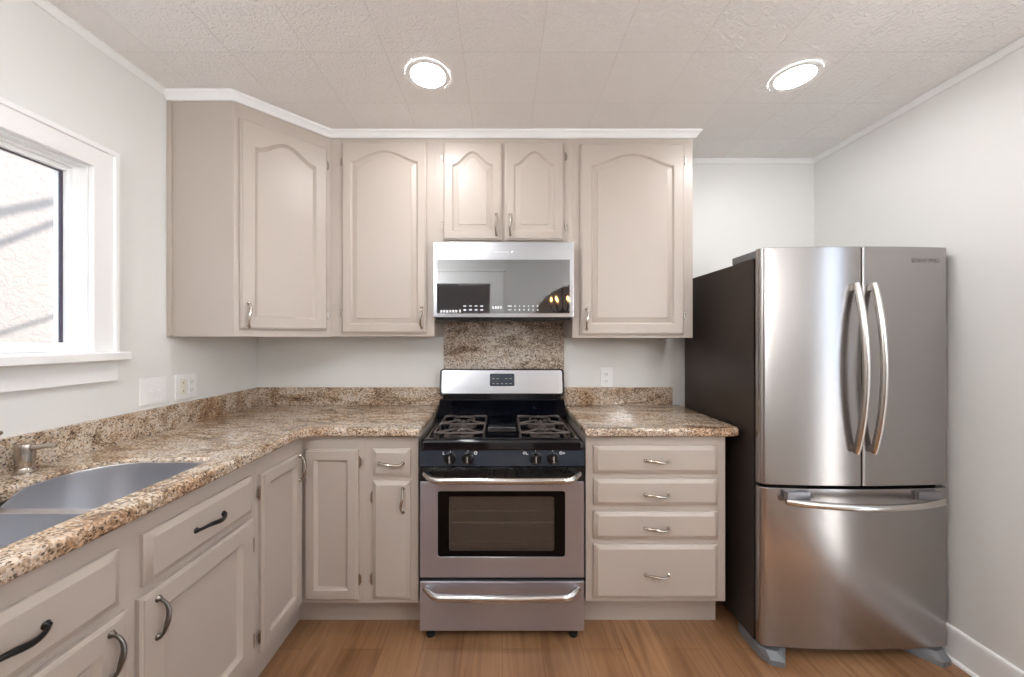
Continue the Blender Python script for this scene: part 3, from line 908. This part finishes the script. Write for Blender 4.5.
# backguard
mb = MB()
pr = [(2.120, 0.912), (2.120, 0.950), (2.128, 0.956), (2.190, 1.020), (2.196, 1.030), (2.262, 1.030), (2.262, 0.912)]
mb.loops([[(x, y, z) for y, z in pr] for x in (-0.372, 0.372)])
mb.box(-0.355, 0.355, 2.205, 2.262, 1.0305, 1.062)
for x in (-0.10, 0.10): mb.box(x - .004, x + .004, 2.198, 2.206, 1.032, 1.050, .001)
mb.build('riser', 'black_enamel', R)
fr2 = rounded(rect(-0.381, 0.381, 1.044, 1.213), 0.022, 6)
mb = MB(); mb.merge(plate(fr2, [], 0, 0.033, 0.005, 3), Matrix(((1, 0, 0, 0), (0, 0, -1, 2.250), (0, 1, 0, 0), (0, 0, 0, 1))))
bg_ = mb.build('backguard', 'black_plastic', R)
mb = MB(); mb.merge(plate(rounded(rect(-0.368, 0.368, 1.061, 1.204), 0.014, 6), [], 0, 0.004, 0.0015, 2), Matrix(((1, 0, 0, 0), (0, 0, -1, 2.2172), (0, 1, 0, 0), (0, 0, 0, 1))))
mb.build('face_plate', 'steel_bright', bg_)
mb = MB(); mb.merge(plate(rounded(rect(-0.074, 0.076, 1.106, 1.182), 0.008, 5), [], 0, 0.003, 0.001, 2), Matrix(((1, 0, 0, 0), (0, 0, -1, 2.2133), (0, 1, 0, 0), (0, 0, 0, 1))))
mb.build('display', 'display_glass', bg_)
for r_ in range(2):
    for k in range(5):
        x = -0.052 + k * 0.026
        if r_ == 0 or k != 2:
            mb = MB(); mb.box(x - .007, x + .007, 2.2096, 2.2105, 1.119 + r_ * .030, 1.123 + r_ * .030); mb.build('display_mark', 'mark_grey', bg_)
LEAN = Matrix.Translation((0, 2.217, 1.044)) @ Matrix.Rotation(math.radians(-12), 4, 'X') @ Matrix.Translation((0, -2.217, -1.044))
for o_ in [bg_] + list(bg_.children): o_.data.transform(LEAN)
# control panel and knobs
CPY = 1.692
mb = MB()
pr = [(1.735, 0.803), (CPY, 0.803), (CPY - .003, 0.806), (CPY + .004, 0.876), (CPY + .008, 0.8785), (1.735, 0.8785)]
mb.loops([[(x, y, z) for y, z in pr] for x in (-RX, RX)])
mb.build('control_panel', 'panel_black', R)
for i, x in enumerate((-0.239, -0.157, 0.155, 0.235)):
    mb = MB()
    mb.lathe([(0.028, 0), (0.028, 0.004), (0.024, 0.006), (0.021, 0.016), (0.019, 0.018), (0.001, 0.0185)], (x, CPY - .001, 0.842), 'Y', 26)
    mb.box(x - .006, x + .006, CPY - .036, CPY - .014, 0.822, 0.862, 0.003)
    kn = mb.build('knob', 'black_plastic', R)
    mb = MB(); mb.box(x - .0028, x + .0028, CPY - .0368, CPY - .0355, 0.830, 0.860); mb.build('pointer', 'mark_grey', kn)
def panel_mark(boxes, ring=None):
    mb = MB()
    for (x0, x1, z0, z1) in boxes:
        mb.box(x0, x1, CPY - .0048 + (z0 - .806) * .1, CPY - .0028 + (z0 - .806) * .1, z0, z1)
    if ring:
        x, z, r = ring
        mb.tube([(x + r * math.cos(2 * PI * k / 14), CPY + .0022, z + r * math.sin(2 * PI * k / 14)) for k in range(14)], 0.0016, 6, closed=True)
    mb.build('burner_mark', 'mark_white', R)
for x in (-0.239, -0.157, 0.155, 0.235): panel_mark([(x - .001, x + .001, 0.872, 0.878)])
panel_mark([(-0.274, -0.271, 0.858, 0.870), (-0.2715, -0.266, 0.858, 0.8605)])
panel_mark([], (-0.122, 0.865, 0.0062))
panel_mark([], (0.103, 0.865, 0.005)); panel_mark([(0.112, 0.114, 0.858, 0.870), (0.1135, 0.121, 0.858, 0.8605)])
panel_mark([], (0.272, 0.865, 0.0055)); panel_mark([(0.282, 0.284, 0.859, 0.870), (0.2835, 0.292, 0.863, 0.866)])
# oven door
FD = 1.690
XZ = lambda y: Matrix(((1, 0, 0, 0), (0, 0, -1, y), (0, 1, 0, 0), (0, 0, 0, 1)))      # plate (x,z), thickness towards the viewer from y
win = rounded(rect(-0.245, 0.242, 0.412, 0.665), 0.010, 4)
mb = MB(); mb.merge(plate(rounded(rect(-RX, RX, 0.288, 0.797), 0.004, 3), [win], 0, 0.034, 0.002, 2), XZ(FD + .040))
od = mb.build('oven_door', 'black_plastic', R)
mb = MB(); mb.merge(plate(rounded(rect(-RX + .002, RX - .002, 0.291, 0.734), 0.004, 3), [rounded(rect(-0.297, 0.292, 0.386, 0.690), 0.012, 5)], 0, 0.006, 0.002, 2), XZ(FD + .0058))
mb.build('door_skin', 'steel_range', od)
mb = MB(); mb.merge(plate(rounded(rect(-0.2965, 0.2915, 0.3865, 0.6895), 0.012, 5), [win], 0, 0.004), XZ(FD + .0055))
mb.build('window_border', 'black_glass', od)
mb = MB(); mb.merge(plate(rounded(rect(-0.2445, 0.2415, 0.4125, 0.6645), 0.010, 4), [], 0, 0.003), XZ(FD + .0065))
mb.build('oven_window', 'oven_glass', od)
def bow_handle(z, dz, r, x=0.345, out=0.052, sag=0.0):
    mb = MB(); pts, rs = [], []
    for k in range(33):
        f_ = k / 32
        u = 2 * f_ - 1
        e = min(1.0, (1 - abs(u)) / 0.20)
        q = math.sin(e * PI / 2) ** 0.9
        pts.append((x * (u if abs(u) < .99 else u), FD - out * q - 0.010 * (1 - u * u), z + dz * (1 - q) - sag * q))
        rs.append(r * (0.85 + .15 * q))
    mb.tube(pts, rs, 14)
    return mb
h = bow_handle(0.760, 0.010, 0.0155, 0.356).build('handle', 'steel_handle', od)
mb = MB(); mb.merge(plate(rounded(rect(-RX + .001, RX - .001, 0.044, 0.272), 0.004, 3), [], 0, 0.040, 0.003, 2), XZ(FD + .040))
dr = mb.build('storage_drawer', 'steel_range', R)
mb2 = bow_handle(0.232, 0.010, 0.0160, 0.352, 0.045).build('handle', 'steel_handle', dr)
for (x, y) in ((-0.335, 1.725), (0.335, 1.725), (-0.335, 2.2), (0.335, 2.2)):
    mb = MB(); mb.lathe([(0.020, 0.0003), (0.020, 0.012), (0.014, 0.016), (0.009, 0.018), (0.009, 0.0448)], (x, y, 0), 'Z', 16); mb.build('foot', 'rubber', R)

# ------------------------------------------------------------------ microwave
W = thing('microwave_oven', 'stainless over-the-range microwave with dark glass door', 'microwave', (0.008, 2.1, 1.507))
mx0, mx1, mf = -0.366, 0.382, 1.945
mb = MB(); mb.box(mx0, mx1, mf + .03, YB - .014, 1.512, 1.907, 0.002); mb.build('body', 'black_plastic', W)
mb = MB()
mb.box(mx0, mx1, mf, mf + .0295, 1.507, 1.908, 0.003)
md = mb.build('door', 'steel_bright', W)
mb = MB(); mb.merge(plate(rounded(rect(mx0 + .020, mx1 - .022, 1.529, 1.814), 0.002, 2), [], 0, 0.004, 0.0008, 1), XZ(mf + .0008)); gl = mb.build('door_glass', 'dark_mirror', W)
mb = MB(); mb.box(mx0 + .01, mx1 - .01, mf + .022, mf + .0298, 1.493, 1.5065, .001)
mb.box(mx0 + .025, mx1 - .025, mf + .06, YB - .06, 1.500, 1.5115, .001)
for k in range(2):
    x = -0.25 + k * 0.30
    for j in range(9): mb.box(x, x + .2, mf + .10 + j * .014, mf + .105 + j * .014, 1.4975, 1.5)
mb.build('underside_vent', 'black_plastic', W)
yk = mf - .0036
def mk(x0, x1, z0, z1):
    mb = MB(); mb.box(x0, x1, yk, yk + .0004, z0, z1); mb.build('key_mark', 'mark_white', gl)
for k in range(6): mk(-0.328 + k * .016, -0.317 + k * .016, 1.533, 1.546)
mk(-0.228, -0.218, 1.533, 1.548)
for k in range(4):
    x = -0.205 + k * 0.030
    mk(x, x + .015, 1.564, 1.570); mk(x, x + .015, 1.543, 1.551)
for k in range(4): mk(-0.052 + k * .014, -0.043 + k * .014, 1.552, 1.567)
mk(0.030, 0.052, 1.564, 1.570); mk(0.032, 0.050, 1.545, 1.549)
for k in range(6):
    x = 0.066 + k * 0.024
    mk(x, x + .006, 1.564, 1.570); mk(x, x + .006, 1.543, 1.551)
mb = MB(); mk2 = [(-0.052 + k * 0.013) for k in range(7)]
for x in mk2: mb.box(x, x + .008, mf - .0006, mf + .001, 1.851, 1.857)
mb.lathe([(0.006, 0), (0.006, 0.0008), (0.001, 0.001)], (0.052, mf, 1.854), 'Y', 14)
mb.build('badge', 'mark_white', md)

# ------------------------------------------------------------------ refrigerator
FR = thing('refrigerator', 'stainless french-door refrigerator with dark sides and bottom freezer drawer', 'refrigerator', (1.52, 1.9, 0))
fx0, fx1, fc = 1.124, 1.940, 1.532
HW = (fx1 - fx0) / 2
def fy(x):           # bowed front
    return 1.566 + 0.021 * ((x - fc) / HW) ** 2
mb = MB(); mb.box(fx0 + .004, fx1 - .004, 1.640, 2.262, 0.045, 1.752, 0.004); mb.build('body', 'fridge_side', FR)
mb = MB(); mb.box(fx0 + .02, fx1 - .02, 1.622, 1.6395, 0.07, 1.74); mb.build('gasket', 'rubber', FR)
def door_solid(x0, x1, z0, z1, rl_, rr_):
    """plan outline with bowed front, rounded outer corners, then small edge rounding top and bottom"""
    def outline(i):
        pts = [(x1 - i, 1.622)]
        n = 26
        fr = []
        for k in range(n + 1):
            x = x1 - i - (x1 - x0 - 2 * i) * k / n
            y = fy(x) + i
            dr_, dl_ = (x1 - i) - x, x - (x0 + i)
            if dr_ < rr_: y += rr_ - math.sqrt(max(0, rr_ ** 2 - (rr_ - dr_) ** 2))
            if dl_ < rl_: y += rl_ - math.sqrt(max(0, rl_ ** 2 - (rl_ - dl_) ** 2))
            fr.append((x, y))
        # denser sampling at the rounded ends
        for e, rad, sgn in ((x1 - i, rr_, -1), (x0 + i, rl_, 1)):
            for q in (0.02, 0.1, 0.22, 0.4, 0.65):
                x = e + sgn * rad * q
                y = fy(x) + i + rad - math.sqrt(max(0, rad ** 2 - (rad - rad * q) ** 2))
                fr.append((x, y))
        fr.sort(key=lambda p: -p[0])
        return pts + fr + [(x0 + i, 1.622)]
    lev = [(0.004, z0), (0.001, z0 + .0015), (0, z0 + .004), (0, z1 - .004), (0.001, z1 - .0015), (0.004, z1)]
    mb = MB(); mb.loops([[(x, y, z) for x, y in outline(i)] for i, z in lev])
    return mb
XS = 1.541
dL = door_solid(fx0, XS - .0025, 0.762, 1.790, 0.022, 0.006).build('door', 'steel_fridge', FR, angle=40)
dR = door_solid(XS + .0025, fx1, 0.762, 1.790, 0.006, 0.022).build('door', 'steel_fridge', FR, angle=40)
dF = door_solid(fx0, fx1, 0.060, 0.750, 0.022, 0.022).build('freezer_drawer', 'steel_fridge', FR, angle=40)
for (dd, x) in ((dL, 1.506), (dR, 1.581)):
    pts, rs = [], []
    for k in range(29):
        f_ = k / 28; u = 2 * f_ - 1
        pts.append((x, fy(x) - 0.012 - 0.042 * (1 - u * u) , 0.908 + 0.722 * f_))
        rs.append(0.0135 if 0 < k < 28 else 0.011)
    mb = MB(); mb.tube(pts, rs, 14)
    for z in (0.925, 1.613): mb.box(x - .009, x + .009, fy(x) - .014, fy(x) + .002, z - .014, z + .014, .003)
    mb.build('handle', 'steel_handle', dd)
pts, rs = [], []
for k in range(29):
    f_ = k / 28; u = 2 * f_ - 1
    x = 1.548 + u * 0.338
    pts.append((x, fy(x) - 0.020 - 0.048 * (1 - u * u), 0.700)); rs.append(0.0145 if 0 < k < 28 else 0.012)
mb = MB(); mb.tube(pts, rs, 14)
hf = mb.build('handle', 'steel_handle', dF)
for x in (1.263, 1.825):
    mb = MB(); mb.box(x - .050, x + .050, fy(x) - .020, fy(x) + .004, 0.704, 0.742, .004)
    mb.build('handle_bracket', 'grey_metal_trim', dF)
mb = MB()
mb.box(fx0 + .006, fx0 + .13, 1.600, 1.80, 1.7523, 1.788, 0.006, 3); mb.build('hinge_cover', 'grey_plastic', FR)
mb = MB(); mb.box(fx1 - .13, fx1 - .006, 1.600, 1.745, 1.7523, 1.788, 0.006, 3); mb.build('hinge_cover', 'grey_plastic', FR)
mb = MB(); mb.box(fx0 + .05, fx1 - .05, 1.625, 1.66, 0.03, 0.066, .003); mb.build('base_grille', 'black_plastic', FR)
for sx in (-1, 1):
    xo = fc + sx * (HW - 0.002); xi = fc + sx * (HW - 0.15)
    lo_ = [(xo, 1.745), (xo, 1.60), (xo - sx * .02, 1.562), (xo - sx * .07, 1.548), (xo - sx * .085, 1.565), (xi, 1.645), (xi, 1.745)]
    hi_ = [(xo, 1.745), (xo, 1.62), (xo - sx * .02, 1.592), (xo - sx * .06, 1.580), (xo - sx * .085, 1.595), (xi, 1.65), (xi, 1.745)]
    mb = MB(); mb.loops([[(x, y, 0.0005) for x, y in lo_], [(x, y, 0.022) for x, y in lo_], [(x, y, 0.044) for x, y in hi_]])
    mb.build('foot_cover', 'grey_plastic', FR)
# maker's lettering, top right corner of the right door
tx = bpy.data.curves.new('lettering', 'FONT'); tx.body = 'SAMSUNG'; tx.size = 0.026; tx.extrude = 0.0004; tx.align_x = 'CENTER'; tx.space_character = 1.15
to = bpy.data.objects.new('tmp', tx); COL.objects.link(to)
dg = bpy.context.evaluated_depsgraph_get(); dg.update()
me = bpy.data.meshes.new_from_object(to.evaluated_get(dg)); bpy.data.objects.remove(to)
xl = 1.826
yaw = math.atan(0.042 * (xl - fc) / HW ** 2)
me.transform(Matrix.Translation((xl, fy(xl) - .0012, 1.722)) @ Matrix.Rotation(yaw, 4, 'Z') @ Matrix.Rotation(PI / 2, 4, 'X'))
me.materials.append(M['mark_grey'])
link('lettering', me, dR)

# ------------------------------------------------------------------ switch plate and outlets
def wall_plate_left(y0, y1, z0, z1, name, label, cat):
    o = thing(name, label, cat, (XL, (y0 + y1) / 2, (z0 + z1) / 2))
    mb = MB(); mb.merge(plate(rounded(rect(y0, y1, z0, z1), .004, 3), [], 0.0005, 0.0065, 0.0025, 2), Matrix(((0, 0, 1, XL), (1, 0, 0, 0), (0, 1, 0, 0), (0, 0, 0, 1))))
    mb.build('plate', 'plate_plastic', o)
    return o
sw_ = wall_plate_left(1.546, 1.668, 1.106, 1.228, 'switch_plate', 'white double light switch plate under the window casing', 'light switch')
for k, y in enumerate((1.584, 1.630)):
    mb = MB(); sgn = 1 if k else -1
    mb.box(-.004, .004, -.0045, .0045, 0, 0.016, .0015, 2, Matrix.Translation((XL + .0062, y, 1.166)) @ Matrix.Rotation(PI / 2, 4, 'Y') @ Matrix.Rotation(sgn * math.radians(28), 4, 'Y'))
    mb.build('toggle', 'plate_plastic', sw_)
for y in (1.584, 1.630):
    for z in (1.136, 1.196):
        mb = MB(); mb.lathe([(0.003, 0.0064), (0.0025, 0.0075), (.0005, .0076)], (XL, y, z), 'X', 10); mb.build('screw', 'mark_white', sw_)
ou = wall_plate_left(1.714, 1.838, 1.104, 1.224, 'wall_outlet', 'white double outlet plate on the window wall beside the corner', 'outlet')
mb = MB()
mb.box(XL + .006, XL + .0085, 1.737, 1.769, 1.128, 1.200, .001); mb.build('switch_device', 'almond_plastic', ou)
mb = MB(); mb.box(XL + .006, XL + .0085, 1.785, 1.817, 1.128, 1.200, .001); mb.build('socket', 'plate_plastic', ou)
for z in (1.145, 1.183):
    for y in (1.795, 1.807):
        mb = MB(); mb.box(XL + .0086, XL + .0089, y - .001, y + .001, z - .004, z + .005); mb.build('slot', 'socket_dark', ou)
    mb = MB(); mb.box(XL + .0086, XL + .0092, 1.751, 1.756, z - .003, z + .003); mb.build('screw', 'socket_dark', ou)
    mb = MB(); mb.lathe([(0.002, 0.0086), (0.002, 0.0089), (.0005, .0089)], (XL, 1.801, z - .011), 'X', 10); mb.build('slot', 'socket_dark', ou)
o2 = thing('wall_outlet', 'white outlet on the back wall right of the range above the backsplash', 'outlet', (0.655, YB, 1.15))
mb = MB(); mb.merge(plate(rounded(rect(0.617, 0.693, 1.0905, 1.212), .004, 3), [], 0.0005, 0.0065, 0.0025, 2), XZ(YB)); mb.build('plate', 'plate_plastic', o2)
for z in (1.128, 1.172):
    mb = MB(); mb.merge(plate(rounded(rect(0.640, 0.670, z - .016, z + .016), .010, 5), [], 0.006, 0.0085, 0.0008, 1), XZ(YB)); so = mb.build('socket', 'plate_plastic', o2)
    for x in (0.649, 0.661):
        mb = MB(); mb.box(x - .001, x + .001, YB - .0089, YB - .0085, z - .003, z + .007); mb.build('slot', 'socket_dark', so)
    mb = MB(); mb.lathe([(0.002, 0.0085), (0.002, 0.0089), (.0005, .0089)], (0.655, YB, z - .009), 'Y', 10); mb.build('slot', 'socket_dark', so)

# ------------------------------------------------------------------ recessed lamps
def recessed(x, y, label, first=None):
    if first is None:
        o = thing('recessed_light', label, 'ceiling light', (x, y, ZC))
        mb = MB(); mb.lathe([(0.093, ZC - .0005), (0.0925, ZC - .003), (0.087, ZC - .0055), (0.077, ZC - .006), (0.0725, ZC - .005)], (x, y, 0), 'Z', 40, cap0=False, cap1=False)
        mb.build('trim_ring', 'white_trim', o)
        mb = MB(); mb.lathe([(0.0715, ZC - .0008), (0.0715, ZC - .0052), (0.068, ZC - .0062), (0.001, ZC - .0070)], (x, y, 0), 'Z', 40)
        mb.build('lens', 'lamp_lens', o)
        return o
    o = copy_tree(first); o.location = (x, y, ZC); o['label'] = label
    return o
r0 = recessed(-0.316, 1.565, 'round lit recessed ceiling light above the left wall cabinets')
r1 = recessed(1.260, 1.575, 'round lit recessed ceiling light near the refrigerator', r0)
r2 = recessed(-0.316, 0.20, 'added out-of-view recessed fill light on the window side', r0)  # this and the next are unseen lamps added to brighten the room
r3 = recessed(1.260, 0.20, 'added out-of-view recessed fill light on the refrigerator side', r0)
for r_ in (r0, r1, r2, r3): r_['group'] = 'recessed ceiling lights'

gx_, gy_ = -0.92, -0.12  # unseen pendant, added to light the ceiling and cabinets
dm = thing('pendant_fill', 'added hanging fill globe out of view behind the viewer', 'ceiling light', (gx_, gy_, ZC))
mb = MB(); mb.lathe([(0.06, ZC - .0005), (0.06, ZC - .012), (0.02, ZC - .03), (0.008, ZC - .035), (0.008, 2.275), (0.035, 2.270), (0.040, 2.255)], (gx_, gy_, 0), 'Z', 32); mb.build('stem', 'nickel', dm)
mb = MB(); mb.lathe([(0.115 * math.sin(a), 2.150 + 0.115 * math.cos(a)) for a in [0.30 + (PI - 0.31) * k / 18 for k in range(19)]], (gx_, gy_, 0), 'Z', 40); mb.build('globe', 'fill_globe_glass', dm)

lx, ly = 1.62, -0.42  # unseen standing globe, added as fill for ceiling and base cabinets
fl = thing('floor_fill', 'added fill globe on a tall stand out of view behind the viewer', 'fill lamp', (lx, ly, 0))
mb = MB(); mb.lathe([(0.14, 0.0005), (0.14, 0.015), (0.12, 0.025), (0.02, 0.035)], (lx, ly, 0), 'Z', 32); mb.build('base', 'dark_nickel', fl)
mb = MB(); mb.lathe([(0.012, 0.030), (0.012, 1.555), (0.05, 1.565), (0.055, 1.590)], (lx, ly, 0), 'Z', 20); mb.build('pole', 'dark_nickel', fl)
mb = MB(); mb.lathe([(0.16 * math.sin(a), 1.735 + 0.16 * math.cos(a)) for a in [0.01 + (PI - 0.35) * k / 20 for k in range(21)]], (lx, ly, 0), 'Z', 40); mb.build('globe', 'floor_fill_glass', fl)

# ------------------------------------------------------------------ chandelier beyond the arch (mirrored in the microwave door)
cx, cy, cz = 0.98, YF - 1.35, 1.94
ch = thing('chandelier', 'iron candle chandelier in the dark dining room mirrored in the microwave door', 'chandelier', (cx, cy, cz))
mb = MB()
mb.tube([(cx, cy, ZC - .001), (cx, cy, cz - .08)], 0.008, 8)
mb.lathe([(0.05, ZC - .025), (0.05, ZC - .001)], (cx, cy, 0), 'Z', 16)
mb.lathe([(0.004, cz - .14), (0.03, cz - .10), (0.018, cz - .05)], (cx, cy, 0), 'Z', 16)
for k in range(6):
    a = 2 * PI * k / 6 + .2
    q = lambda r, z: (cx + r * math.cos(a), cy + r * math.sin(a), cz + z)
    mb.tube([q(.01, -.08), q(.08, -.12), q(.15, -.10), q(.18, -.05), q(.18, -.005)], 0.006, 8)
    mb.lathe([(0.022, cz - .006), (0.022, cz)], q(.18, -cz)[:2] + (0,), 'Z', 14)
mb.build('frame', 'dark_iron', ch)
for k in range(6):
    a = 2 * PI * k / 6 + .2
    p = (cx + .18 * math.cos(a), cy + .18 * math.sin(a))
    mb = MB(); mb.lathe([(0.011, cz), (0.011, cz + .06)], p + (0,), 'Z', 12); ca = mb.build('candle', 'candle_sleeve', ch)
    mb = MB(); mb.lathe([(0.007, cz + .0605), (0.017, cz + .08), (0.014, cz + .105), (0.001, cz + .13)], p + (0,), 'Z', 12); mb.build('bulb', 'candle_bulb', ca)
